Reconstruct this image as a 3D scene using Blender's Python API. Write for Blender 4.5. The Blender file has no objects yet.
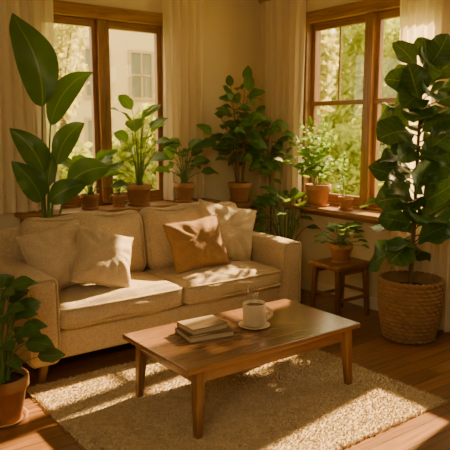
import bpy, bmesh, math, random
import numpy as np
from mathutils import Vector, Matrix, Euler
random.seed(7); rng=np.random.default_rng(7)
C=bpy.context.scene.collection
R=random.random
def U(a,b): return random.uniform(a,b)

# ------------------------------------------------------------------ materials
class NT:
    def __init__(s,name):
        s.m=bpy.data.materials.new(name); s.m.use_nodes=True
        s.t=s.m.node_tree; s.n=s.t.nodes; s.l=s.t.links
        s.b=s.n['Principled BSDF']; s.out=s.n['Material Output']
    def add(s,ty,**k):
        x=s.n.new(ty)
        for a,v in k.items(): setattr(x,a,v)
        return x
    def link(s,a,b): s.l.new(a,b)
    def math(s,op,a,b=None,c=None):
        x=s.n.new('ShaderNodeMath'); x.operation=op
        for i,v in enumerate((a,b,c)):
            if v is None: continue
            if isinstance(v,(int,float)): x.inputs[i].default_value=v
            else: s.l.new(v,x.inputs[i])
        return x.outputs[0]
    def coords(s,kind='Object',scale=(1,1,1)):
        tc=s.add('ShaderNodeTexCoord'); mp=s.add('ShaderNodeMapping')
        mp.inputs['Scale'].default_value=scale
        s.link(tc.outputs[kind],mp.inputs[0]); return mp.outputs[0]
    def noise(s,vec,scale,detail=4,rough=.55,dist=0):
        x=s.add('ShaderNodeTexNoise'); x.inputs['Scale'].default_value=scale
        x.inputs['Detail'].default_value=detail; x.inputs['Roughness'].default_value=rough
        x.inputs['Distortion'].default_value=dist
        s.link(vec,x.inputs['Vector']); return x.outputs['Fac']
    def ramp(s,fac,stops):
        x=s.add('ShaderNodeValToRGB'); e=x.color_ramp.elements
        while len(e)<len(stops): e.new(.5)
        for i,(p,c) in enumerate(stops):
            e[i].position=p; e[i].color=(*c,1)
        s.link(fac,x.inputs[0]); return x.outputs[0]
    def mix(s,fac,a,b,mode='MIX'):
        x=s.add('ShaderNodeMix',data_type='RGBA',blend_type=mode)
        for i,v in ((0,fac),(6,a),(7,b)):
            if isinstance(v,(int,float)): x.inputs[i].default_value=v
            elif isinstance(v,tuple): x.inputs[i].default_value=(*v,1)
            else: s.link(v,x.inputs[i])
        return x.outputs[2]
    def bump(s,h,strength=.3,dist=.01):
        x=s.add('ShaderNodeBump'); x.inputs['Strength'].default_value=strength
        x.inputs['Distance'].default_value=dist
        s.link(h,x.inputs['Height']); s.link(x.outputs[0],s.b.inputs['Normal']); return x
    def base(s,c):
        if isinstance(c,tuple): s.b.inputs['Base Color'].default_value=(*c,1)
        else: s.link(c,s.b.inputs['Base Color'])
    def rough(s,v,spec=None):
        s.b.inputs['Roughness'].default_value=v
        if spec is not None: s.b.inputs['Specular IOR Level'].default_value=spec

def m_wood(name,c1,c2,axis=0,rough=.35,scale=1.0,lo=.40,hi=.58,coat=0):
    n=NT(name); sc=[22*scale]*3; sc[axis]=1.6*scale
    v=n.coords('Object',tuple(sc))
    f=n.noise(v,1.0,6,.6,1.2); g=n.noise(v,3.0,3,.6,.3)
    f2=n.math('ADD',n.math('MULTIPLY',f,.7),n.math('MULTIPLY',g,.3))
    n.base(n.ramp(f2,[(lo,c1),(hi,c2)])); n.rough(rough); n.bump(f2,.06,.002)
    n.b.inputs['Coat Weight'].default_value=coat; n.b.inputs['Coat Roughness'].default_value=.2; return n.m
def m_wall(name,c):
    n=NT(name); v=n.coords(); f=n.noise(v,1.3,3); g=n.noise(v,90,3)
    n.base(n.mix(f,tuple(x*.93 for x in c),c)); n.rough(.9,.2); n.bump(g,.08,.003); return n.m
def m_floor():
    n=NT('floor_planks'); v=n.coords()
    br=n.add('ShaderNodeTexBrick'); br.offset=.37; br.offset_frequency=2
    br.inputs['Color1'].default_value=(.26,.125,.046,1); br.inputs['Color2'].default_value=(.16,.076,.028,1)
    br.inputs['Mortar'].default_value=(.02,.009,.004,1); br.inputs['Scale'].default_value=1
    br.inputs['Mortar Size'].default_value=.0028; br.inputs['Brick Width'].default_value=1.15
    br.inputs['Row Height'].default_value=.118; br.inputs['Bias'].default_value=-.1
    n.link(v,br.inputs['Vector'])
    g=n.noise(n.coords('Object',(2.2,34,1)),1,6,.62,.9)
    col=n.mix(.85,br.outputs['Color'],n.ramp(g,[(.3,(.5,.45,.42)),(.66,(1.3,1.25,1.2))]),'MULTIPLY')
    n.base(col); n.rough(.3); n.bump(n.math('SUBTRACT',n.math('MULTIPLY',g,.25),br.outputs['Fac']),.25,.004); return n.m
def m_fabric(name,c,scale=260,var=.14,rough=.95,bstr=.6):
    n=NT(name); v=n.coords()
    a=n.add('ShaderNodeTexVoronoi'); a.inputs['Scale'].default_value=scale; n.link(v,a.inputs['Vector'])
    f=n.noise(v,scale*.4,4,.7); g=n.noise(v,9,3)
    h=n.math('ADD',n.math('MULTIPLY',a.outputs['Distance'],.4),n.math('MULTIPLY',f,.9))
    col=n.ramp(h,[(.38,tuple(x*(1-var*2) for x in c)),(.78,tuple(min(1,x*(1+var*1.3)) for x in c))])
    col=n.mix(n.math('MULTIPLY',g,.35),col,tuple(x*.75 for x in c))
    n.base(col); n.rough(rough,.15); n.b.inputs['Sheen Weight'].default_value=.1
    wr=n.noise(v,14,3,.5,.6); hh=n.math('ADD',h,n.math('MULTIPLY',wr,2.6))
    n.bump(hh,bstr,.006); return n.m
def m_plain(name,c,rough=.6,spec=None,nscale=30,var=.12,bump=.1):
    n=NT(name); v=n.coords(); f=n.noise(v,nscale,4)
    n.base(n.mix(f,tuple(x*(1-var) for x in c),tuple(min(1,x*(1+var)) for x in c))); n.rough(rough,spec)
    if bump: n.bump(f,bump,.003)
    return n.m
def m_leaf(name,c,vein,trans=.3,rough=.45,freq=60,tcol=None,spec=.35,vs=.45,mw=.025):
    n=NT(name); tc=n.add('ShaderNodeUVMap'); tc.uv_map='UVMap'
    sp=n.add('ShaderNodeSeparateXYZ'); n.link(tc.outputs[0],sp.inputs[0])
    a=n.math('ABSOLUTE',n.math('SUBTRACT',sp.outputs[0],.5))
    mid=n.math('LESS_THAN',a,mw)
    w=n.math('SINE',n.math('MULTIPLY',n.math('SUBTRACT',sp.outputs[1],n.math('MULTIPLY',a,.35)),freq))
    lat=n.math('POWER',n.math('MAXIMUM',w,0.0),10.0)
    f=n.math('MAXIMUM',mid,n.math('MULTIPLY',lat,vs))
    ob=n.noise(n.coords('Object'),7,3)
    cc=n.mix(ob,tuple(x*.6 for x in c),tuple(min(1,x*1.45) for x in c))
    col=n.mix(f,cc,vein); n.base(col); n.rough(rough,spec)
    n.bump(n.math('MULTIPLY',w,-.5),.12,.004)
    tr=n.add('ShaderNodeBsdfTranslucent'); 
    tcl=n.mix(.5,col,tcol or (.35,.5,.05)); n.link(tcl,tr.inputs[0])
    mx=n.add('ShaderNodeMixShader'); mx.inputs[0].default_value=trans
    n.link(n.b.outputs[0],mx.inputs[1]); n.link(tr.outputs[0],mx.inputs[2]); n.link(mx.outputs[0],n.out.inputs[0]); return n.m
def m_curtain():
    n=NT('sheer_linen'); v=n.coords(); f=n.noise(v,180,2)
    c=n.mix(f,(.90,.78,.56),(.97,.88,.68)); n.base(c); n.rough(.95,.1)
    tr=n.add('ShaderNodeBsdfTranslucent'); n.link(c,tr.inputs[0])
    tp=n.add('ShaderNodeBsdfTransparent')
    a=n.add('ShaderNodeMixShader'); a.inputs[0].default_value=.5
    n.link(n.b.outputs[0],a.inputs[1]); n.link(tr.outputs[0],a.inputs[2])
    b=n.add('ShaderNodeMixShader'); b.inputs[0].default_value=.2
    n.link(a.outputs[0],b.inputs[1]); n.link(tp.outputs[0],b.inputs[2]); n.link(b.outputs[0],n.out.inputs[0]); return n.m
def m_glass():
    n=NT('window_glass'); tp=n.add('ShaderNodeBsdfTransparent'); tp.inputs[0].default_value=(1,.98,.93,1)
    g=n.add('ShaderNodeBsdfGlossy'); g.inputs['Roughness'].default_value=.03
    a=n.add('ShaderNodeMixShader'); a.inputs[0].default_value=.04
    n.link(tp.outputs[0],a.inputs[1]); n.link(g.outputs[0],a.inputs[2]); n.link(a.outputs[0],n.out.inputs[0]); return n.m
def m_steam():
    n=NT('steam'); tp=n.add('ShaderNodeBsdfTransparent'); d=n.add('ShaderNodeBsdfTranslucent'); d.inputs[0].default_value=(1,.93,.8,1)
    tc=n.add('ShaderNodeUVMap'); tc.uv_map='UVMap'; sp=n.add('ShaderNodeSeparateXYZ'); n.link(tc.outputs[0],sp.inputs[0])
    e=n.math('SINE',n.math('MULTIPLY',sp.outputs[0],math.pi)); h=n.math('SINE',n.math('MULTIPLY',sp.outputs[1],math.pi))
    a=n.add('ShaderNodeMixShader'); n.link(n.math('MULTIPLY',n.math('MULTIPLY',e,h),.15),a.inputs[0])
    n.link(tp.outputs[0],a.inputs[1]); n.link(d.outputs[0],a.inputs[2]); n.link(a.outputs[0],n.out.inputs[0]); return n.m

WALL=m_wall('wall_paint',(.68,.56,.34)); CEIL=m_wall('ceiling_paint',(.74,.63,.43))
FLOOR=m_floor()
fa,fb=(.20,.094,.032),(.36,.18,.063)
FR_Z=m_wood('window_wood_vertical',fa,fb,2); FR_X=m_wood('window_wood_x',fa,fb,0); FR_Y=m_wood('window_wood_y',fa,fb,1)
TAB=m_wood('walnut_top',(.15,.066,.027),(.27,.13,.055),0,.27,.8,.36,.66,.6); TABZ=m_wood('walnut_leg',(.14,.064,.025),(.25,.122,.046),2,.35)
STX=m_wood('stool_top_wood',(.13,.055,.018),(.27,.125,.042),0,.4); STZ=m_wood('stool_leg_wood',(.11,.048,.015),(.22,.10,.033),2,.4)
SOFA=m_fabric('sofa_linen',(.48,.365,.22),190,.16); PIL=m_fabric('pillow_linen',(.52,.405,.255),220,.12); BRN=m_fabric('pillow_tan',(.30,.17,.077),220,.14)
TERRA=m_plain('terracotta',(.36,.18,.082),.8,.2,14,.3); SOIL=m_plain('soil',(.05,.028,.014),.95,.1,80,.5,.6)
BARK=m_plain('bark',(.16,.10,.05),.9,.2,40,.35,.5); STEM=m_plain('green_stem',(.11,.18,.035),.5,.4,20,.2)
CER=m_plain('cream_ceramic',(.62,.50,.32),.3,.5,12,.05,0); COF=m_plain('coffee',(.07,.03,.01),.1,.5,10,.1,0)
PAGES=m_plain('paper_pages',(.52,.40,.25),.9,.1,200,.15,.3); BK1=m_plain('beige_cover',(.25,.17,.09),.75,.2,60,.08); BK2=m_plain('taupe_cover',(.16,.11,.065),.75,.2,60,.08)
BASK=m_plain('woven_seagrass',(.27,.155,.068),.85,.2,16,.4,.2); RUGM=m_fabric('rug_wool',(.46,.35,.20),60,.2)
PILE=m_plain('rug_pile_wool',(.54,.415,.245),.95,.1,18,.4,0)
CURT=m_curtain(); GLASS=m_glass(); STEAM=m_steam(); METAL=m_plain('aged_brass',(.35,.22,.08),.4,.5,20,.1,0)
L_DARK=m_leaf('leaf_dark',(.032,.09,.018),(.09,.16,.035),.16,.42)
L_FIG=m_leaf('leaf_fig',(.038,.105,.022),(.22,.30,.10),.22,.36,46,spec=.5,vs=.35,mw=.018)
L_MID=m_leaf('leaf_mid',(.06,.15,.022),(.17,.27,.06),.34,.42)
L_LITE=m_leaf('leaf_light',(.15,.28,.035),(.28,.39,.09),.45,.5)
L_STR=m_leaf('leaf_paddle',(.045,.12,.02),(.16,.25,.06),.3,.36,150,vs=.2)
L_OUT=m_leaf('leaf_garden',(.26,.31,.05),(.3,.38,.08),.5,.6,10,(.6,.6,.08))
L_OUT2=m_leaf('leaf_garden_pale',(.42,.40,.12),(.4,.42,.13),.5,.6,10,(.8,.72,.2))
FAC=m_wall('stucco_yellow',(.76,.61,.34)); FACT=m_plain('facade_trim',(.50,.38,.22),.8,.2,10,.05); FACG=m_plain('facade_pane',(.22,.22,.17),.3,.4,5,.1,0)
LAWN=m_plain('lawn_grass',(.26,.30,.07),.95,.1,8,.3)

# ------------------------------------------------------------------ mesh builder
class MB:
    def __init__(s): s.v=[]; s.f=[]; s.uv=[]
    def quadgrid(s,P,uv=None,closeu=False):
        b=len(s.v); ni=len(P); nj=len(P[0])
        for r in P: s.v.extend([tuple(p) for p in r])
        for i in range(ni-1 if not closeu else ni):
            for j in range(nj-1):
                i2=(i+1)%ni
                a=(b+i*nj+j,b+i*nj+j+1,b+i2*nj+j+1,b+i2*nj+j); s.f.append(a)
                if uv: s.uv.append([uv[i][j],uv[i][j+1],uv[i2][j+1],uv[i2][j]])
                else: s.uv.append([(0,0)]*4)
    def box(s,lo,hi):
        b=len(s.v); x0,y0,z0=lo; x1,y1,z1=hi
        s.v+= [(x0,y0,z0),(x1,y0,z0),(x1,y1,z0),(x0,y1,z0),(x0,y0,z1),(x1,y0,z1),(x1,y1,z1),(x0,y1,z1)]
        for f in ((0,3,2,1),(4,5,6,7),(0,1,5,4),(1,2,6,5),(2,3,7,6),(3,0,4,7)):
            s.f.append(tuple(b+i for i in f)); s.uv.append([(0,0)]*4)
    def prism(s,p0,p1,w0,w1):
        b=len(s.v)
        for p,w in ((p0,w0),(p1,w1)):
            wx,wy=(w if isinstance(w,tuple) else (w,w))
            for dx,dy in ((-1,-1),(1,-1),(1,1),(-1,1)): s.v.append((p[0]+dx*wx/2,p[1]+dy*wy/2,p[2]))
        for f in ((0,3,2,1),(4,5,6,7),(0,1,5,4),(1,2,6,5),(2,3,7,6),(3,0,4,7)):
            s.f.append(tuple(b+i for i in f)); s.uv.append([(0,0)]*4)
    def lathe(s,prof,seg=40,c=(0,0,0),fn=None):
        P=[]
        for i in range(seg):
            a=2*math.pi*i/seg; row=[]
            for k,(r,z) in enumerate(prof):
                rr=r+(fn(a,k,r,z) if fn else 0)
                row.append((c[0]+rr*math.cos(a),c[1]+rr*math.sin(a),c[2]+z))
            P.append(row)
        s.quadgrid(P,closeu=True)
    def tube(s,path,rad,seg=8,closed=False):
        path=[Vector(p) for p in path]; n=len(path)
        if not isinstance(rad,(list,tuple)): rad=[rad]*n
        rows=[]; ref=None
        for i,p in enumerate(path):
            if closed: t=path[(i+1)%n]-path[i-1]
            else: t=path[min(i+1,n-1)]-path[max(i-1,0)]
            t.normalize()
            if ref is None:
                ref=Vector((0,0,1)) if abs(t.z)<.9 else Vector((1,0,0))
            x=(ref-t*ref.dot(t)).normalized(); ref=x; y=t.cross(x)
            rows.append([p+(x*math.cos(2*math.pi*k/seg)+y*math.sin(2*math.pi*k/seg))*rad[i] for k in range(seg+1)])
        s.quadgrid(rows,closeu=closed)
    def softbox(s,c,size,r,bulge=(0,0,0),m=9,wr=0,fn=None):
        h=[x/2 for x in size]; 
        def samp(hh):
            rr=min(r,hh*.98); q=[0,.2,.45,.7,1]
            a=[-hh+rr*x for x in q]; mid=list(np.linspace(-hh+rr,hh-rr,m))[1:-1]
            return a+mid+[-x for x in reversed(a)]
        S=[samp(x) for x in h]
        def mp(p):
            q=[max(-(h[i]-min(r,h[i]*.98)),min(h[i]-min(r,h[i]*.98),p[i])) for i in range(3)]
            d=Vector([p[i]-q[i] for i in range(3)]); L=d.length
            if L>1e-9: d=d*(r/L)
            o=[q[i]+d[i] for i in range(3)]; a=[p[i]/h[i] for i in range(3)]
            for i in range(3):
                j,k=(i+1)%3,(i+2)%3
                o[i]+=bulge[i]*a[i]*(1-a[j]**2)*(1-a[k]**2)
            if wr:
                o[2]+=wr*math.sin(p[0]*17+p[1]*9+c[0]*5)*math.sin(p[1]*21+p[0]*5)*(1-a[0]**2)
                o[1]+=wr*math.sin(p[0]*13+p[2]*19+c[0]*7)*(1-a[0]**2)
            if fn: o=fn(o,a)
            return (c[0]+o[0],c[1]+o[1],c[2]+o[2])
        for ax in range(3):
            j,k=(ax+1)%3,(ax+2)%3
            for sg in (-1,1):
                P=[]
                for a in S[j]:
                    row=[]
                    for b in S[k]:
                        p=[0,0,0]; p[ax]=sg*h[ax]; p[j]=a; p[k]=b; row.append(mp(p))
                    P.append(row)
                if sg<0: P=P[::-1]
                s.quadgrid(P)
    def leaf(s,base,d,nrm,L,W,droop=.5,fold=.15,shape='ovate',n=8,wave=.04,bend=0):
        d=Vector(d).normalized(); nrm=Vector(nrm); side=d.cross(nrm)
        if side.length<1e-4: side=d.cross(Vector((1,.2,.1)))
        side.normalize(); nrm=side.cross(d).normalized()
        p=Vector(base); rows=[]; uvs=[]; ph=R()*6; tw=U(-.25,.25)
        for i in range(n+1):
            t=i/n; a=-droop*t
            d2=(d*math.cos(bend*(t-.5))+side*math.sin(bend*(t-.5)))
            dd=d2*math.cos(a)+nrm*math.sin(a); nn=nrm*math.cos(a)-d2*math.sin(a)
            if shape=='ovate': w=math.sin(math.pi*t**.72)**.85 if 0<t<1 else 0
            elif shape=='obovate': w=math.sin(math.pi*t**1.25)**.65 if 0<t<1 else 0
            elif shape=='lance': w=math.sin(math.pi*t**.8)**1.15 if 0<t<1 else 0
            else: w=math.sin(math.pi*t**.78)**.8 if 0<t<1 else 0
            w=max(w,.03)
            sd=(side*math.cos(tw*t)+nn*math.sin(tw*t))
            row=[];uv=[]
            for q in (-1,-.5,0,.5,1):
                row.append(p+sd*(q*W/2*w)+nn*((fold*abs(q)+wave*abs(q)*math.sin(t*11+ph+q*2)*2)*W*w*.8))
                uv.append((q*.5+.5,t))
            rows.append(row); uvs.append(uv); p=p+dd*(L/n)
        s.quadgrid(rows,uvs)
    def lim(s,loc,fn):
        o=Vector(loc); s.v=[tuple(Vector(fn(*(Vector(v)+o)))-o) for v in s.v]

def obj(name,mb,mat,parent=None,loc=(0,0,0),rot=(0,0,0),smooth=True,bevel=0,merge=True,seg=2,label=None,sharp=None):
    me=bpy.data.meshes.new(name); me.from_pydata([tuple(v) for v in mb.v],[],mb.f)
    uvl=me.uv_layers.new(name='UVMap'); flat=[c for f in mb.uv for p in f for c in p]
    if len(flat)==len(uvl.data)*2: uvl.data.foreach_set('uv',flat)
    if merge:
        bm=bmesh.new(); bm.from_mesh(me); bmesh.ops.remove_doubles(bm,verts=bm.verts,dist=1e-5)
        bmesh.ops.recalc_face_normals(bm,faces=bm.faces); bm.to_mesh(me); bm.free()
    me.materials.append(mat)
    if smooth: me.polygons.foreach_set('use_smooth',[True]*len(me.polygons))
    o=bpy.data.objects.new(name,me); C.objects.link(o); o.location=loc; o.rotation_euler=rot
    if parent: o.parent=parent
    if bevel:
        b=o.modifiers.new('bevel','BEVEL'); b.width=bevel; b.segments=seg; b.limit_method='ANGLE'; b.angle_limit=.6
    if label: o['label']=label
    return o
def thing(name,loc,label,cat,rot=(0,0,0),group=None):
    e=bpy.data.objects.new(name,None); e.empty_display_size=.1; C.objects.link(e); e.location=loc; e.rotation_euler=rot
    e['label']=label; e['category']=cat
    if group: e['group']=group
    return e
def tag(o,label,cat,group=None):
    o['label']=label; o['category']=cat
    if group: o['group']=group
    return o
def struct(o): o['kind']='structure'; return o
rad=math.radians

# ------------------------------------------------------------------ room shell
XR,YB,XL,YF,H=4.25,5.08,-1.6,-1.6,2.95; T=.16
B1=(1.86,3.10,.91,2.56)
B2=(2.86,4.40,.88,2.60)
B3=(1.25,2.62,.88,2.60)  # opening for the added, unseen window that admits extra sun
mb=MB(); mb.box((XL-T,YF-T,-.1),(XR+T,YB+T,0)); struct(obj('floor',mb,FLOOR,smooth=False))
mb=MB(); mb.box((XL-T,YF-T,H),(XR+T,YB+T,H+.1)); struct(obj('ceiling',mb,CEIL,smooth=False))
mb=MB(); x0,x1,z0,z1=B1
mb.box((XL,YB,0),(x0,YB+T,H)); mb.box((x1,YB,0),(XR+T,YB+T,H)); mb.box((x0,YB,0),(x1,YB+T,z0)); mb.box((x0,YB,z1),(x1,YB+T,H))
struct(obj('wall_back',mb,WALL,smooth=False,merge=False))
mb=MB(); y0,y1,z0,z1=B2; w0,w1=B3[:2]
mb.box((XR,YF,0),(XR+T,w0,H)); mb.box((XR,w1,0),(XR+T,y0,H)); mb.box((XR,y1,0),(XR+T,YB,H))
for a,b in ((w0,w1),(y0,y1)): mb.box((XR,a,0),(XR+T,b,z0)); mb.box((XR,a,z1),(XR+T,b,H))
struct(obj('wall_right',mb,WALL,smooth=False,merge=False))
mb=MB(); mb.box((XL-T,YF,0),(XL,YB+T,H)); struct(obj('wall_left',mb,WALL,smooth=False))
mb=MB(); mb.box((XL-T,YF-T,0),(XR+T,YF,H)); struct(obj('wall_front',mb,WALL,smooth=False))
mb=MB(); mb.box((XL,YB-.015,0),(XR-.015,YB,.11)); struct(obj('baseboard_back',mb,CEIL,smooth=False,bevel=.004))
mb=MB(); mb.box((XR-.015,YF,0),(XR,YB,.11)); struct(obj('baseboard_right',mb,CEIL,smooth=False,bevel=.004))

def window(idx,axis,a0,a1,z0,z1,w,mull,rail):
    e=bpy.data.objects.new('window_%d'%idx,None); C.objects.link(e); e['kind']='structure'
    e.location=((a0+a1)/2,w,z0) if axis=='x' else (w,(a0+a1)/2,z0)
    ex,ey,ez=e.location
    hor=MB(); ver=MB(); gl=MB()
    def put(m,A0,A1,d0,d1,Z0,Z1):
        if axis=='x': m.box((A0-ex,w+d0-ey,Z0-ez),(A1-ex,w+d1-ey,Z1-ez))
        else: m.box((w+d0-ex,A0-ey,Z0-ez),(w+d1-ex,A1-ey,Z1-ez))
    cw=.075
    put(ver,a0-cw*.6,a0+cw*.4,-.028,.0,z0,z1+.04); put(ver,a1-cw*.4,a1+cw*.6,-.028,.0,z0,z1+.04)
    put(hor,a0-cw*.6,a1+cw*.6,-.034,.0,z1-.03,z1+.075)
    put(ver,a0,a0+.03,0,T,z0,z1); put(ver,a1-.03,a1,0,T,z0,z1)
    put(hor,a0,a1,0,T,z1-.03,z1); put(hor,a0,a1,0,T,z0,z0+.025)
    put(ver,mull-.04,mull+.04,.0,T-.02,z0,z1)
    for (p,q) in ((a0+.03,mull-.04),(mull+.04,a1-.03)):
        sw=.045
        put(ver,p,p+sw,.04,.09,z0+.025,z1-.03); put(ver,q-sw,q,.04,.09,z0+.025,z1-.03)
        put(hor,p,q,.042,.088,z0+.025,z0+.105); put(hor,p,q,.042,.088,z1-.095,z1-.03)
        if rail:
            put(hor,p,q,.035,.085,rail-.022,rail+.022)
            put(ver,(p+q)/2-.007,(p+q)/2+.007,.052,.076,rail+.02,z1-.09)
        put(gl,p+.03,q-.03,.062,.066,z0+.06,z1-.06)
    obj('window_frame',hor,FR_X if axis=='x' else FR_Y,e,smooth=False,bevel=.005,merge=False)
    obj('window_stile',ver,FR_Z,e,smooth=False,bevel=.004,merge=False)
    obj('window_glass',gl,GLASS,e,smooth=False,merge=False)
window(1,'x',B1[0],B1[1],B1[2],B1[3],YB,2.46,None)
window(2,'y',B2[0],B2[1],B2[2],B2[3],XR,3.64,1.83)
window(3,'y',B3[0],B3[1],B3[2],B3[3],XR,1.95,1.83)  # added out of view to let sun onto the front of the rug
mb=MB(); mb.box((1.62,4.79,.875),(3.52,YB,.91)); mb.box((1.66,YB-.03,.80),(3.48,YB,.875)); struct(obj('trim_1',mb,FR_X,smooth=False,bevel=.006,merge=False))
mb=MB(); mb.box((4.0,3.27,.845),(XR,4.44,.88)); mb.box((XR-.03,3.3,.77),(XR,4.41,.845)); struct(obj('trim_2',mb,FR_Y,smooth=False,bevel=.006,merge=False))

# ------------------------------------------------------------------ curtains
def curtain(axis,a0,a1,w,zb,zt,folds,label,amp=.038):
    mb=MB(); P=[]; nU=folds*16; nV=26; ph=R()*6
    for i in range(nU+1):
        s=i/nU; row=[]
        for j in range(nV+1):
            v=j/nV; z=zb+(zt-zb)*v
            ss=s+.012*math.sin(v*5+ph+s*9)
            a=a0+(a1-a0)*(.5+(ss-.5)*(1-.06*math.sin(v*3.1)))
            off=amp*(1-.2*v)*math.sin(2*math.pi*folds*ss+.6*math.sin(v*3+ph))+amp*.28*math.sin(2*math.pi*folds*ss*2.3+ph+v*2)
            row.append((a,w+off,z) if axis=='x' else (w+off,a,z))
        P.append(row)
    mb.quadgrid(P)
    o=obj('curtain',mb,CURT); tag(o,label,'curtain','sheer curtains at the windows'); 
    return o
curtain('x',1.42,1.99,4.985,.925,2.84,6,'sheer cream linen curtain hanging beside the window')
curtain('x',3.01,3.46,4.985,.925,2.84,5,'sheer cream linen curtain hanging near the corner above sill')
curtain('y',4.35,4.90,4.165,.03,2.84,6,'floor-length sheer cream curtain hanging in the room corner')
curtain('y',2.62,3.26,4.165,.03,2.84,8,'floor-length sheer cream curtain behind the fiddle leaf fig')
for (p,q,lb) in (((1.3,4.985,2.86),(3.6,4.985,2.86),'brass curtain rod above the sofa window'),((4.165,2.5,2.86),(4.165,4.98,2.86),'brass curtain rod above the side window')):
    mb=MB(); mb.tube([p,q],.012,12)
    for e,d in ((p,-1),(q,1)):
        dv=(Vector(q)-Vector(p)).normalized()*d*.02
        mb.tube([Vector(e),Vector(e)+dv*.5,Vector(e)+dv,Vector(e)+dv*1.5],[.012,.022,.022,.002],12)
    for s in (.08,.92):
        m_=Vector(p).lerp(Vector(q),s); out=Vector((0,YB-m_.y,0)) if lb.find('sofa')>0 else Vector((XR-m_.x,0,0))
        mb.tube([m_,m_+out],.008,8)
    tag(obj('curtain_rod',mb,METAL),lb,'curtain rod')

# ------------------------------------------------------------------ sofa
S=thing('sofa',(2.345,4.10,0),'beige linen two-seat sofa with square arms and wooden legs','sofa')
for sx in (-1,1):
    mb=MB()
    mb.softbox((sx*1.04,-.02,.40),(.20,.93,.57),.045,(.006,.006,.012),m=13)
    hw,z0,z1,r=.092,.14,.677,.042
    for yy in (-.477,):
        path=[]
        for cx,cz,a0 in ((hw-r,z1-r,0),(-hw+r,z1-r,90),(-hw+r,z0+r,180),(hw-r,z0+r,270)):
            for k in range(6):
                a=math.radians(a0+18*k); path.append((sx*1.04+cx+r*math.cos(a),yy,cz+r*math.sin(a)))
        mb.tube(path,.007,6,closed=True)
    obj('sofa_arm',mb,SOFA,S)
mb=MB(); mb.softbox((0,-.01,.225),(1.91,.86,.19),.025,(0,.004,0)); obj('sofa_base',mb,SOFA,S)
mb=MB(); mb.softbox((0,.36,.50),(2.20,.18,.76),.06,(0,.01,.008),m=15)
obj('sofa_back',mb,SOFA,S)
for sx in (-1,1):
    mb=MB(); cx=sx*.4735
    mb.softbox((cx,-.14,.405),(.94,.69,.165),.06,(.003,.022,.040),m=19,wr=.007)
    for zz in (.460,.350):
        path=[]; hx,hy,r=.463,.34,.055
        for px,py,a0 in ((hx-r,hy-r,0),(-hx+r,hy-r,90),(-hx+r,-hy+r,180),(hx-r,-hy+r,270)):
            for k in range(6):
                a=math.radians(a0+18*k); path.append((cx+px+r*math.cos(a),-.14+py+r*math.sin(a),zz+.004))
        den=[]
        for a,b in zip(path,path[1:]+path[:1]):
            nn=max(1,int((Vector(a)-Vector(b)).length/.06))
            for k in range(nn):
                p=Vector(a).lerp(Vector(b),k/nn)
                ax=(p.x-cx)/.47; ay=(p.y+.14)/.34
                p.y+=.014*ay*(1-ax*ax); den.append(p)
        mb.tube(den,.0085,6,closed=True)
    obj('seat_cushion',mb,SOFA,S)
for sx in (-1,1):
    mb=MB(); cx=sx*.474
    def sag(o,a):
        o[2]-=.016*(1-abs(a[0])**3)*max(0,a[2]); o[1]-=.02*(1-a[0]**2)*max(0,-a[2])*(1 if a[1]<0 else 0)
        o[2]+=.008*math.sin(a[0]*6+1)*max(0,a[2]); return o
    mb.softbox((0,0,0),(.925,.22,.50),.085,(.008,.07,.02),m=19,wr=.009,fn=sag)
    path=[]; hx,hz,r=.449,.236,.075
    for px,pz,a0 in ((hx-r,hz-r,0),(-hx+r,hz-r,90),(-hx+r,-hz+r,180),(hx-r,-hz+r,270)):
        for k in range(6):
            a=math.radians(a0+18*k); path.append((px+r*math.cos(a),-.078,pz+r*math.sin(a)))
    den=[]
    for a,b in zip(path,path[1:]+path[:1]):
        nn=max(1,int((Vector(a)-Vector(b)).length/.06))
        for k in range(nn):
            p=Vector(a).lerp(Vector(b),k/nn); ax=p.x/.47; az=p.z/.25
            p.z+=-.014*(1-abs(ax)**3)*max(0,az)+.007*math.sin(ax*6+1)*max(0,az); den.append(p)
    mb.tube(den,.0085,6,closed=True)
    obj('back_cushion',mb,SOFA,S,loc=(cx,.155,.722),rot=(rad(-10),0,0))
for sx in (-1,1):
    for y in (-.41,.36):
        mb=MB(); mb.prism((sx*1.055,y+(-.012 if y<0 else .012),0),(sx*1.03,y,.135),.034,.055)
        obj('leg',mb,TABZ,S,smooth=False,bevel=.005)

# ------------------------------------------------------------------ throw pillows
def pillow(loc,rot,s,th,mat,label,spin=0,h=None):
    h=h or s; mb=MB(); n=40; ph=s*50+loc[0]*9
    top=[];bot=[]
    for i in range(n+1):
        a=-math.cos(math.pi*i/n)*.35+(-1+2*i/n)*.65; rt=[];rb=[]
        for j in range(n+1):
            b=-math.cos(math.pi*j/n)*.35+(-1+2*j/n)*.65
            x=a*s/2*(1-.085*(1-b*b)+.012*math.sin(b*7+ph)*a*a); y=b*h/2*(1-.085*(1-a*a)+.012*math.sin(a*6+ph)*b*b)
            q=max(0,(1-a*a))*max(0,(1-b*b)); zz=th/2*q**.5
            rr=math.hypot(a,b); an=math.atan2(b,a)
            cr=.011*math.sin(an*11+ph+rr*2.5+math.sin(an*3+ph))*min(1,rr*1.2)*q**.3*rr
            wr=.009*math.sin(a*5+b*3+ph)*q+.006*math.sin(b*9-a*4+ph)*q+cr
            x2=x*math.cos(spin)-y*math.sin(spin); y2=x*math.sin(spin)+y*math.cos(spin)
            rt.append((x2,y2,zz+wr)); rb.append((x2,y2,-zz+wr*.5))
        top.append(rt); bot.append(rb)
    mb.quadgrid(top); mb.quadgrid(bot[::-1])
    path=[top[i][0] for i in range(n)]+[top[n][j] for j in range(n)]+[top[n-i][n] for i in range(n)]+[top[0][n-j] for j in range(n)]
    mb.tube(path,.006,6,closed=True)
    o=obj('throw_pillow',mb,mat,loc=loc,rot=rot); tag(o,label,'pillow','throw pillows on the sofa'); return o
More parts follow.
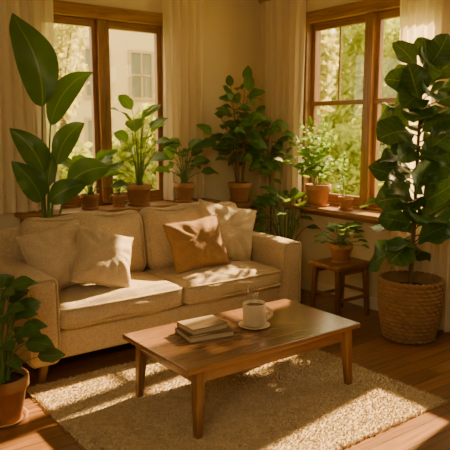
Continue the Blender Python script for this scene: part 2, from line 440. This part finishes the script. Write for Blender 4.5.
pillow((1.57,4.01,.72),(rad(68),0,rad(-8)),.45,.24,PIL,'beige linen pillow leaning beside the sofa arm',spin=rad(14))
pillow((1.83,3.86,.705),(rad(60),0,rad(2)),.42,.24,PIL,'beige linen pillow leaning on another pillow',spin=rad(-20))
pillow((2.67,3.95,.70),(rad(67),0,rad(-6)),.49,.24,BRN,'tan brown pillow leaning against the back cushion',spin=rad(5),h=.41)
pillow((3.03,4.06,.735),(rad(72),0,rad(-12)),.53,.21,PIL,'cream linen pillow standing behind the brown pillow',spin=rad(-14),h=.49)

# ------------------------------------------------------------------ coffee table
TB=thing('coffee_table',(2.245,2.81,0),'rectangular walnut coffee table with tapered splayed legs','table')
mb=MB(); mb.box((-.645,-.35,.370),(.645,.35,.402)); obj('table_top',mb,TAB,TB,smooth=False,bevel=.007,seg=3)
mb=MB(); mb.box((-.57,-.31,.295),(.55,.27,.370)); obj('apron',mb,TAB,TB,smooth=False,bevel=.004)
for x in (-1,1):
    for y in (-1,1):
        mb=MB(); mb.prism((x*.57,y*.312-.015,.012),(x*.552,y*.293-.014,.370),.038,.060); obj('leg',mb,TABZ,TB,smooth=False,bevel=.006)

def book(loc,rz,w,d,h,mat,label):
    e=thing('book',loc,label,'book',(0,0,rz),'books stacked on the coffee table')
    t=.005; mb=MB(); mb.box((-w/2,-d/2,0),(w/2,d/2,t)); mb.box((-w/2,-d/2,h-t),(w/2,d/2,h)); mb.box((-w/2,d/2-t,0),(w/2,d/2,h))
    obj('cover',mb,mat,e,smooth=False,bevel=.0012,merge=False)
    mb=MB(); mb.box((-w/2+.008,-d/2+.008,t),(w/2-.008,d/2-t,h-t)); obj('pages',mb,PAGES,e,smooth=False)
book((1.985,2.86,.402),rad(-9),.29,.215,.038,BK2,'taupe hardcover book lying under a smaller book')
book((1.98,2.875,.440),rad(-3),.245,.185,.036,BK1,'beige hardcover book lying on top of the stack')
mb=MB(); mb.lathe([(0,.0),(.06,0),(.094,.012),(.097,.016),(.093,.016),(.055,.006),(0,.006)],48)
tag(obj('saucer',mb,CER,loc=(2.31,2.80,.402)),'cream ceramic saucer under the mug','saucer')
M=thing('mug',(2.31,2.80,.409),'cream ceramic mug of steaming coffee on a saucer','mug')
mb=MB(); mb.lathe([(0,0),(.048,0),(.062,.01),(.070,.04),(.071,.09),(.069,.140),(.067,.144),(.064,.140),(.064,.02),(0,.012)],48); obj('mug_body',mb,CER,M)
mb=MB(); path=[(.066+.045*math.sin(math.pi*k/14)**.8,0,.032+.08*k/14) for k in range(15)]
ca,sa=math.cos(rad(-25)),math.sin(rad(-25)); path=[(x*ca,x*sa,z) for x,y,z in path]; mb.tube(path,.0095,10); obj('handle',mb,CER,M)
mb=MB(); mb.lathe([(0,.124),(.064,.124)],40); obj('coffee',mb,COF,M,label='dark coffee')
mb=MB()
for (ox,ph,w0) in ((-.026,0,.008),(.0,3.4,.010),(.026,1.8,.007)):
    P=[];UVs=[]
    for j in range(25):
        t=j/24; x=ox+.018*math.sin(t*6+ph)*t; w=w0+.008*t
        P.append([(x*.8-w*.8*q,-x*.6+w*.6*q,.126+.13*t) for q in (1,.5,0,-.5,-1)]); UVs.append([(0,t),(.25,t),(.5,t),(.75,t),(1,t)])
    mb.quadgrid(P,UVs)
obj('steam',mb,STEAM,M,merge=False)['kind']='stuff'

# ------------------------------------------------------------------ rug
RG=thing('rug',(2.14,2.80,0),'cream shaggy wool rug under the coffee table','rug')
mb=MB(); hx,hy=.97,.83; P=[]
nx,ny=130,120; Z=rng.random((nx+1,ny+1))*.004
for i in range(nx+1):
    row=[]
    for j in range(ny+1):
        ed=0 if (i in(0,nx) or j in(0,ny)) else 1
        row.append((-hx+2*hx*i/nx,-hy+2*hy*j/ny,.001+ed*(.009+Z[i,j])))
    P.append(row)
mb.quadgrid(P); obj('rug_base',mb,RUGM,RG)
sp=.0145; gx=np.arange(-hx,hx,sp); gy=np.arange(-hy,hy,sp); GX,GY=np.meshgrid(gx,gy); cx_=(GX+rng.normal(0,.003,GX.shape)).ravel(); cy_=(GY+rng.normal(0,.003,GX.shape)).ravel()
K=11; nC=len(cx_); hC=.013+.009*rng.random(nC); lC=rng.normal(0,.006,(nC,2))
N=nC*K; cx_=np.repeat(cx_,K); cy_=np.repeat(cy_,K); hh=np.repeat(hC,K)*rng.uniform(.75,1.05,N); lx=np.repeat(lC[:,0],K)+rng.normal(0,.003,N); ly=np.repeat(lC[:,1],K)+rng.normal(0,.003,N)
ra=rng.uniform(0,2*np.pi,N); rr_=.0066*np.sqrt(rng.random(N)); px=cx_+rr_*np.cos(ra); py=cy_+rr_*np.sin(ra); an=rng.uniform(0,2*np.pi,N); w=.0024
V=np.zeros((N,3,3)); V[:,0]=np.stack([px-w*np.cos(an),py-w*np.sin(an),np.full(N,.004)],1); V[:,1]=np.stack([px+w*np.cos(an),py+w*np.sin(an),np.full(N,.004)],1)
V[:,2]=np.stack([cx_+rr_*.5*np.cos(ra)+lx,cy_+rr_*.5*np.sin(ra)+ly,hh+.004],1)
me=bpy.data.meshes.new('rug_pile'); me.vertices.add(N*3); me.vertices.foreach_set('co',V.reshape(-1))
me.loops.add(N*3); me.loops.foreach_set('vertex_index',np.arange(N*3,dtype=np.int32)); me.polygons.add(N)
me.polygons.foreach_set('loop_start',np.arange(0,N*3,3,dtype=np.int32)); me.polygons.foreach_set('loop_total',np.full(N,3,dtype=np.int32)); me.update(); me.validate()
me.materials.append(PILE); o=bpy.data.objects.new('rug_pile',me); C.objects.link(o); o.parent=RG; o['kind']='stuff'

# ------------------------------------------------------------------ stool
ST=thing('side_stool',(3.88,3.55,0),'small dark wooden stool holding a potted plant','stool')
mb=MB(); mb.box((-.215,-.175,.440),(.215,.175,.475)); obj('stool_top',mb,STX,ST,smooth=False,bevel=.007)
for x in (-1,1):
    for y in (-1,1):
        mb=MB(); mb.prism((x*.185,y*.15,0),(x*.165,y*.128,.440),.032,.042); obj('leg',mb,STZ,ST,smooth=False,bevel=.004)
for y in (-1,1):
    mb=MB(); mb.box((-.17,y*.138-.009,.16),(.17,y*.138+.009,.19)); obj('stretcher',mb,STX,ST,smooth=False,bevel=.003)
    mb=MB(); mb.box((-.16,y*.126-.009,.385),(.16,y*.126+.009,.440)); obj('apron',mb,STX,ST,smooth=False,bevel=.003)
for x in (-1,1):
    mb=MB(); mb.box((x*.172-.009,-.138,.2),(x*.172+.009,.138,.228)); obj('stretcher',mb,STX,ST,smooth=False,bevel=.003)

# ------------------------------------------------------------------ plants
CAMD=Vector((-.58,-.75,.32))
def curve(p0,p1,p2,n=8):
    p0,p1,p2=map(Vector,(p0,p1,p2)); return [p0*(1-t)**2+p1*2*t*(1-t)+p2*t*t for t in [k/n for k in range(n+1)]]
def pot(e,r,h,saucer=True,mat=None):
    mb=MB(); b=.006 if saucer else 0
    mb.lathe([(0,b),(r*.64,b),(r*.68,b+.004),(r*.90,h*.74),(r*.98,h*.75),(r,h*.78),(r,h*.98),(r*.97,h),(r*.88,h),(r*.86,h*.8),(0,h*.8)],44)
    if saucer: mb.lathe([(0,0),(r*.8,0),(r*.9,.02),(r*.86,.02),(r*.78,.006),(0,.006)],40)
    obj('pot',mb,mat or TERRA,e)
    mb=MB(); mb.lathe([(0,h*.9),(r*.5,h*.895),(r*.872,h*.88)],30,fn=lambda a,k,r_,z:0); obj('soil',mb,SOIL,e)
def gen_terminal(e,loc,r,h,n,H,spread,L,W,mat,shape='ovate',lim=None,droop=.7,up=.5,hmin=.4,face=0,rs=.005):
    st=MB(); lf=MB(); n=int(n)
    for i in range(n):
        az=i*2.39996+U(-.3,.3); q=(i+.5)/n
        sp=spread*(.25+.75*q)*U(.8,1.1); hz=H*(1-(1-hmin)*q**1.1)*U(.93,1.05)
        p0=(r*.3*math.cos(az)*R(),r*.3*math.sin(az)*R(),h*.88)
        p2=Vector((sp*math.cos(az),sp*math.sin(az),hz)); p1=(p0[0]+sp*.15*math.cos(az),p0[1]+sp*.15*math.sin(az),h+(hz-h)*.7)
        pts=curve(p0,p1,p2,7); st.tube(pts,[rs*(1-.45*k/7) for k in range(8)],6)
        d=Vector((math.cos(az),math.sin(az),up*(1.4-q*1.1))); nn=Vector((0,0,1))+Vector((-math.cos(az),-math.sin(az),0))*.3
        if face: nn=nn*(1-face)+CAMD*face*U(.6,1.4)+Vector((U(-.3,.3),U(-.3,.3),0))*.4
        s=U(.75,1.1)*(1-.2*(q if n>5 else 0)); lf.leaf(p2,d,nn,L*s,W*s,droop*U(.7,1.2),U(.08,.22),shape,bend=U(-.4,.4))
    if lim: st.lim(loc,lim); lf.lim(loc,lim)
    obj('stem',st,STEM,e); obj('foliage',lf,mat,e,merge=False)
def gen_stems(e,loc,r,h,n,H,spread,L,W,k,mat,shape='ovate',lim=None,droop=.6,start=.3,stemmat=None,rs=.004,upl=.25,face=.35,low=.45,arch=.65,az0=0):
    st=MB(); lf=MB()
    for i in range(n):
        az=az0+i*2.39996+U(-.3,.3); q=(i+.5)/n; sp=spread*(.15+.85*q)*U(.8,1.1); hz=H*(1-low*q)*U(.92,1.04)
        p0=(r*.35*math.cos(az),r*.35*math.sin(az),h*.88); p2=(sp*math.cos(az),sp*math.sin(az),hz)
        p1=(sp*.2*math.cos(az),sp*.2*math.sin(az),h+(hz-h)*arch); pts=curve(p0,p1,p2,12)
        st.tube(pts,[rs*(1-.6*j/12) for j in range(13)],6)
        for j in range(k):
            t=start+(1-start)*j/(k-1); f=t*12; a=min(int(f),11); p=pts[a].lerp(pts[a+1],f-a); a2=az+j*2.4+U(-.4,.4)
            d=Vector((math.cos(a2),math.sin(a2),U(upl-.2,upl+.4))); 
            if j==k-1: d=(pts[12]-pts[10]).normalized()+Vector((0,0,.1))
            s=U(.7,1.1)*(1-.25*t); q2=p+d.normalized()*L*.18
            st.tube([p,q2],[rs*.5,rs*.35],5)
            lf.leaf(q2,d,Vector((0,0,1))*(1-face)+CAMD*face+Vector((U(-.3,.3),U(-.3,.3),0)),L*s,W*s,droop*U(.6,1.3),U(.05,.2),shape,n=6,bend=U(-.3,.3))
    if lim: st.lim(loc,lim); lf.lim(loc,lim)
    obj('stem',st,stemmat or STEM,e); obj('foliage',lf,mat,e,merge=False)
def soft(v,m,s=.03): return v if v<m else m+s*math.tanh((v-m)/.3)
limB=lambda x,y,z:(x,soft(y,4.91),z)
limR=lambda x,y,z:(soft(x,4.09),y,z)
limC=lambda x,y,z:(soft(x,4.07),soft(y,4.91),z)
G='potted plants on the window sills'
loc=(2.70,4.93,.91); e=thing('potted_plant',loc,'broad-leaved plant in a terracotta pot on the window sill','plant',group=G); pot(e,.12,.19)
gen_terminal(e,loc,.12,.19,18,.84,.26,.30,.155,L_MID,'ovate',limB,droop=.8,up=.9,hmin=.42,face=.45)
loc=(3.17,4.90,.91); e=thing('potted_plant',loc,'bushy dark green plant in terracotta pot near the corner','plant',group=G); pot(e,.10,.18)
gen_terminal(e,loc,.10,.18,20,.52,.19,.21,.145,L_MID,'ovate',limB,droop=.8,up=.6,hmin=.5,face=.55)
loc=(2.50,4.93,.91); e=thing('potted_plant',loc,'tiny terracotta pot with a small sprouting plant','plant',group=G); pot(e,.065,.11)
gen_terminal(e,loc,.065,.11,10,.22,.08,.09,.05,L_MID,'ovate',limB,droop=.7,up=.8,face=.3)
loc=(2.22,4.92,.91); e=thing('potted_plant',loc,'wide round-leaved plant in a small terracotta pot on sill','plant',group=G); pot(e,.085,.13)
gen_terminal(e,loc,.085,.13,11,.40,.19,.25,.18,L_MID,'ovate',limB,droop=.7,up=.6,hmin=.5,face=.5)
loc=(4.115,4.07,.88); e=thing('potted_plant',loc,'light green bushy herb in terracotta pot on the sill','plant',group=G); pot(e,.12,.205)
gen_stems(e,loc,.12,.205,22,.80,.42,.12,.072,13,L_LITE,'ovate',limR,start=.28,face=.45,low=.55)
loc=(4.12,3.73,.88); e=thing('potted_plant',loc,'small seedling in a little terracotta pot on the sill','plant',group=G); pot(e,.07,.12)
gen_stems(e,loc,.07,.12,7,.46,.10,.09,.052,7,L_LITE,'ovate',limR,start=.3)
PS=thing('plant_stand',(3.68,4.70,0),'tall square wooden plant stand in the room corner','plant stand')
mb=MB(); mb.box((-.125,-.125,.80),(.125,.125,.895)); obj('stand_top',mb,STX,PS,smooth=False,bevel=.006)
for x in (-1,1):
    for y in (-1,1):
        mb=MB(); mb.prism((x*.105,y*.105,0),(x*.095,y*.095,.80),.026,.03); obj('leg',mb,STZ,PS,smooth=False,bevel=.003)
mb=MB(); mb.box((-.10,-.10,.28),(.10,.10,.30)); obj('shelf',mb,STX,PS,smooth=False,bevel=.003)
loc=(3.68,4.70,.896); e=thing('potted_plant',loc,'tall bushy green plant in terracotta pot on plant stand','plant'); pot(e,.115,.185)
gen_stems(e,loc,.115,.185,10,1.12,.29,.23,.145,8,L_MID,'ovate',limC,start=.38,droop=1.0,stemmat=BARK,rs=.006,face=.5)
loc=(3.95,4.34,0); e=thing('potted_plant',loc,'leafy floor plant in a terracotta pot beside the sofa','plant'); pot(e,.14,.26)
gen_terminal(e,loc,.14,.26,26,.99,.25,.24,.12,L_MID,'ovate',limC,droop=1.0,up=.6,hmin=.66,rs=.006,face=.4)
# slender tree: one thin trunk that branches only near the top, with loose trailing twigs
loc=(4.0,4.62,0); e=thing('potted_plant',loc,'slender wispy small-leaved tree in a pot in the corner','plant'); pot(e,.11,.24)
st=MB(); lf=MB(); tk=curve((0,0,.2),(.03,-.02,.8),(-.02,.02,1.42),12); st.tube(tk,[.010*(1-.4*k/12) for k in range(13)],8)
for i in range(11):
    az=3.7+i*2.39996; b0=tk[9+i%4]; L_=U(.26,.42); top=U(.16,.42)*(1-.04*i)
    b2=b0+Vector((math.cos(az)*L_*.8,math.sin(az)*L_*.8,top*.35-.05*(i%3))); b1=b0+Vector((math.cos(az)*L_*.3,math.sin(az)*L_*.3,top+.05))
    pts=curve(b0,b1,b2,10); st.tube(pts,[.005*(1-.6*k/10) for k in range(11)],6)
    for j in range(8):
        f=2.5+7.4*j/7; a=min(int(f),9); p=pts[a].lerp(pts[a+1],f-a); a2=az+(1 if j%2 else -1)*U(.6,1.4)
        lf.leaf(p,Vector((math.cos(a2),math.sin(a2),U(-.4,.3))),Vector((0,0,.5))+CAMD*.6+Vector((U(-.3,.3),U(-.3,.3),0)),U(.11,.15),U(.065,.085),U(.5,1.1),.1,'ovate',n=6,bend=U(-.3,.3))
st.lim(loc,limC); lf.lim(loc,limC); obj('stem',st,BARK,e); obj('foliage',lf,L_MID,e,merge=False)
loc=(3.87,3.54,.475); e=thing('potted_plant',loc,'spreading green plant in a terracotta pot on the stool','plant'); pot(e,.10,.155)
gen_terminal(e,loc,.10,.155,38,.31,.19,.11,.07,L_MID,'ovate',limR,droop=.8,up=.5,hmin=.5,rs=.003,face=.3)
loc=(.94,3.32,0); e=thing('potted_plant',loc,'dark green leafy plant in terracotta floor pot beside sofa','plant'); pot(e,.145,.255)
gen_terminal(e,loc,.145,.255,42,.76,.20,.185,.12,L_DARK,'ovate',lambda x,y,z:(x,(soft(y,3.56,.02) if x>1.14 else y),z),droop=.9,up=.5,hmin=.42,rs=.005,face=.45)

# bird of paradise behind the sofa
loc=(1.76,4.70,0); e=thing('bird_of_paradise',loc,'tall bird of paradise with paddle leaves behind the sofa','plant'); pot(e,.125,.3)
st=MB(); lf=MB()
for (pe,tp,w,bd) in (((1.74,4.66,1.76),(1.44,4.58,2.40),.27,-.8),((1.79,4.64,1.62),(2.24,4.60,2.04),.18,.8),((1.82,4.62,1.32),(2.15,4.58,1.62),.16,.9),
                 ((1.71,4.62,1.26),(1.40,4.52,1.50),.18,-.8),((1.68,4.6,1.05),(1.40,4.45,1.24),.18,-.6),
                 ((1.90,4.62,1.16),(2.22,4.44,1.16),.20,.9),((1.74,4.62,1.15),(1.85,4.6,1.44),.10,.3),((1.74,4.6,1.04),(1.98,4.40,1.04),.16,.7)):
    pe=Vector(pe)-Vector(loc); tp=Vector(tp)-Vector(loc)
    p0=Vector((U(-.04,.04),U(-.03,.03),.26)); mid=Vector((p0.x+(pe.x-p0.x)*.25,p0.y+(pe.y-p0.y)*.3,.3+(pe.z-.3)*.65))
    pts=curve(p0,mid,pe,12); st.tube(pts,[.013*(1-.5*k/12) for k in range(13)],8)
    d=tp-pe; st.tube([pe,pe+d*.1],[.0065,.005],6)
    lf.leaf(pe,d+Vector((0,0,.14)),Vector((-.35,-.93,.15)),d.length*1.05,w*1.1,.7,.18,'paddle',n=20,wave=.06,bend=bd)
LB=lambda x,y,z:(x,soft(y,4.74,.02),z)
st.lim(loc,LB); lf.lim(loc,LB)
obj('stem',st,STEM,e); obj('foliage',lf,L_STR,e,merge=False)

# fiddle leaf fig in basket
loc=(3.88,2.83,0); e=thing('fiddle_leaf_fig',loc,'tall fiddle leaf fig growing in a woven seagrass basket','plant')
mb=MB(); rows=15; prof=[(0,0.002)]; hB=.46; sub=6
for k in range(rows*sub+1):
    z=.004+hB*k/(rows*sub); t=z/hB; prof.append((.180+.048*math.sin(t*2.0)+.013*abs(math.sin(math.pi*k/sub)),z))
prof+= [(.205,hB-.004),(.19,hB-.05),(.19,.30)]
nk=len(prof)
mb.lathe(prof,200,fn=lambda a,k,r,z:(.007*math.sin(a*24+math.pi*((k-1)//sub)+((k-1)%sub)*.45) if 0<k<nk-3 else 0))
path=[(.228*math.cos(a)+.0,.228*math.sin(a),hB+.005*math.sin(a*32)) for a in [2*math.pi*i/160 for i in range(160)]]
mb.tube(path,.014,8,closed=True); obj('basket',mb,BASK,e)
mb=MB(); mb.lathe([(0,.40),(.19,.39)],30); obj('soil',mb,SOIL,e)
st=MB(); lf=MB(); trunk=[Vector((.03*math.sin(z*3),.03*math.sin(z*2.2+1),z)) for z in np.linspace(.36,1.98,18)]
st.tube(trunk,[.018*(1-.5*k/17) for k in range(18)],10)
def figleaf(p,az,el,L,dr=None,roll=None,pet=.07):
    d=Vector((math.cos(az)*math.cos(el),math.sin(az)*math.cos(el),math.sin(el)))
    q=p+d*pet; st.tube([p,q],[.006,.0045],6)
    rl=roll if roll is not None else U(.35,1.0)
    nn=Vector((0,0,1.15-rl))+CAMD*rl+Vector((U(-.5,.5),U(-.5,.5),0))
    lf.leaf(q,d,nn,L,L*U(.68,.84),dr if dr is not None else U(.4,1.1),U(.05,.18),'obovate',n=12,wave=.07,bend=U(-.5,.5))
for i in range(56):
    t=(i+.5)/56; z=.66+1.28*t; f=(z-.36)/1.62*17; a=min(int(f),16); p=trunk[a].lerp(trunk[a+1],f-a)
    az=i*2.39996+U(-.3,.3); el=U(-.2,.7)+.35*t**2; figleaf(p,az,el,U(.25,.36)*(1.05-.15*t),pet=U(.03,.12))
for i in range(20):
    t=(i+.5)/20; z=.64+1.22*t; f=(z-.36)/1.62*17; a=min(int(f),16); p=trunk[a].lerp(trunk[a+1],f-a)
    figleaf(p,rad(232)+U(-1.0,1.0),U(.3,1.1),U(.23,.31),U(.9,1.5),.4,.05)
for az,el in ((2.6,.8),(5.0,1.0),(.6,1.2),(3.8,.5)): figleaf(trunk[17],az,el,.25,.3)
LF=lambda x,y,z:(soft(x,4.09,.02),y,z)
st.lim(loc,LF); lf.lim(loc,LF); obj('trunk',st,BARK,e); obj('foliage',lf,L_FIG,e,merge=False)

# ------------------------------------------------------------------ outside
mb=MB(); mb.box((-30,5.4,-.35),(40,45,-.3)); mb.box((4.6,-20,-.35),(40,5.4,-.3)); struct(obj('ground',mb,LAWN,smooth=False,merge=False))
def leafcloud(name,center,rx,ry,rz,n,size,mat,label,trunk=None):
    c=Vector(center); e=thing(name,(c.x,c.y,-.3),label,'tree' if trunk else 'bush')
    nb=14; bl=[(rng.uniform(-.6,.6)*rx,rng.uniform(-.6,.6)*ry,rng.uniform(-.7,.7)*rz) for _ in range(nb)]
    idx=rng.integers(0,nb,n); d=rng.normal(0,1,(n,3)); d/=np.linalg.norm(d,axis=1)[:,None]; rr=rng.random(n)**.4
    B=np.array(bl)[idx]; pts=B+d*rr[:,None]*np.array([rx,ry,rz])*.42
    pts+=np.array([0,0,c.z+.3])
    a=rng.normal(0,1,(n,3)); a/=np.linalg.norm(a,axis=1)[:,None]; b=np.cross(a,rng.normal(0,1,(n,3))); b/=np.linalg.norm(b,axis=1)[:,None]
    s=size*rng.uniform(.6,1.3,n)[:,None]
    V=np.stack([pts-a*s,pts-b*s*.45,pts+a*s,pts+b*s*.45],1)
    V[:,:,2]=np.maximum(V[:,:,2],.02)
    me=bpy.data.meshes.new('foliage'); me.vertices.add(n*4); me.vertices.foreach_set('co',V.reshape(-1))
    me.loops.add(n*4); me.loops.foreach_set('vertex_index',np.arange(n*4,dtype=np.int32)); me.polygons.add(n)
    me.polygons.foreach_set('loop_start',np.arange(0,n*4,4,dtype=np.int32)); me.polygons.foreach_set('loop_total',np.full(n,4,dtype=np.int32)); me.update(); me.validate()
    u=me.uv_layers.new(name='UVMap'); u.data.foreach_set('uv',np.tile(np.array([.3,0,.3,.5,.3,1,.8,.5]),n))
    me.materials.append(mat); o=bpy.data.objects.new('foliage',me); C.objects.link(o); o.parent=e
    mb=MB(); 
    mb.tube([(0,0,0),(.1,0,(c.z+.3)*.5),(0,.1,c.z+.3)],[.12 if trunk else .05,.09 if trunk else .04,.04],8)
    for b_ in bl[:7]:
        mb.tube([(0,.05,(c.z+.3)*.6),(b_[0],b_[1],max(.1,b_[2]+c.z+.3))],[.04,.012],6)
    obj('trunk',mb,BARK,e)
leafcloud('garden_bush',(3.0,8.6,.7),.95,.8,1.3,4500,.09,L_OUT,'sunlit green garden bush outside the window')
leafcloud('garden_bush',(5.0,9.2,.7),.95,.8,1.4,4500,.09,L_OUT,'sunlit green garden bush outside the window')
leafcloud('garden_bush',(7.1,10.4,.7),1.05,.9,1.4,4000,.10,L_OUT,'sunlit green garden bush outside the window')
leafcloud('garden_tree',(4.9,12.2,3.1),.85,.8,1.5,1500,.10,L_OUT2,'leafy pale garden tree beside the building',True)
leafcloud('garden_bush',(8.6,8.4,.6),1.1,1.2,1.3,5000,.10,L_OUT,'sunlit green garden bush outside the side window')
leafcloud('garden_bush',(8.9,5.6,.5),1.1,1.2,1.1,3500,.10,L_OUT,'sunlit green garden bush outside the side window')
leafcloud('garden_tree',(10.2,12.2,2.8),1.8,1.4,2.2,10000,.14,L_OUT2,'pale sunlit tree across the garden',True)
leafcloud('garden_tree',(13.4,9.6,2.8),1.4,2.1,2.4,10000,.14,L_OUT,'sunlit green tree across the garden',True)
leafcloud('garden_tree',(17.0,15.5,2.8),2.8,2.8,2.8,8000,.18,L_OUT,'tall green tree at the far end of garden',True)
BD=thing('building',(7.0,15.6,-.3),'pale yellow stucco apartment building across the garden','building')
mb=MB(); mb.box((-5,0,0),(2.6,5,8)); obj('facade',mb,FAC,BD,smooth=False)
for wx in (-2.6,-1.0,.35,1.7):
    for wz in (.9,2.75,5.2):
        mb=MB(); mb.box((wx-.40,-.06,wz-.08),(wx+.40,.0,wz)); mb.box((wx-.40,-.05,wz+1.2),(wx+.40,0,wz+1.28)); mb.box((wx-.40,-.05,wz),(wx-.32,0,wz+1.2)); mb.box((wx+.32,-.05,wz),(wx+.40,0,wz+1.2)); mb.box((wx-.02,-.05,wz),(wx+.02,0,wz+1.2)); mb.box((wx-.32,-.05,wz+.58),(wx+.32,0,wz+.62))
        o=obj('window_frame',mb,FACT,BD,smooth=False,merge=False)
        mb=MB(); mb.box((wx-.32,-.02,wz),(wx+.32,0.0,wz+1.2)); obj('window_pane',mb,FACG,BD,smooth=False)

# ------------------------------------------------------------------ lights, world, camera
def sun(dirv,en,col,ang):
    l=bpy.data.lights.new('sun','SUN'); l.energy=en; l.color=col; l.angle=rad(ang); o=bpy.data.objects.new('sun',l); C.objects.link(o)
    o.rotation_euler=Vector(dirv).to_track_quat('-Z','Y').to_euler(); o.location=(8,8,8)
sun((-.80,-.12,-.56),40,(1,.71,.36),1.2)
def area(name,loc,tgt,size,en,col):
    l=bpy.data.lights.new(name,'AREA'); l.energy=en; l.size=size; l.color=col; o=bpy.data.objects.new(name,l); C.objects.link(o)
    o.location=loc; o.rotation_euler=(Vector(tgt)-Vector(loc)).to_track_quat('-Z','Y').to_euler()
area('room_fill',(-.6,.2,2.6),(2.5,3.6,.6),1.8,62,(1,.80,.48))  # added soft fill behind the camera, brightens the interior; no lamp stands there
w=bpy.data.worlds.new('World'); bpy.context.scene.world=w; w.use_nodes=True
bg=w.node_tree.nodes['Background']; bg.inputs[0].default_value=(1,.83,.50,1); bg.inputs[1].default_value=4.6
cam=bpy.data.cameras.new('camera'); co=bpy.data.objects.new('camera',cam); C.objects.link(co)
cam.sensor_width=36; cam.lens=617/450*36; co.location=(0,0,1.6); co.rotation_euler=(rad(90-8.93),0,rad(-36.7))
cam.dof.use_dof=True; cam.dof.focus_distance=3.9; cam.dof.aperture_fstop=3.2
bpy.context.scene.camera=co
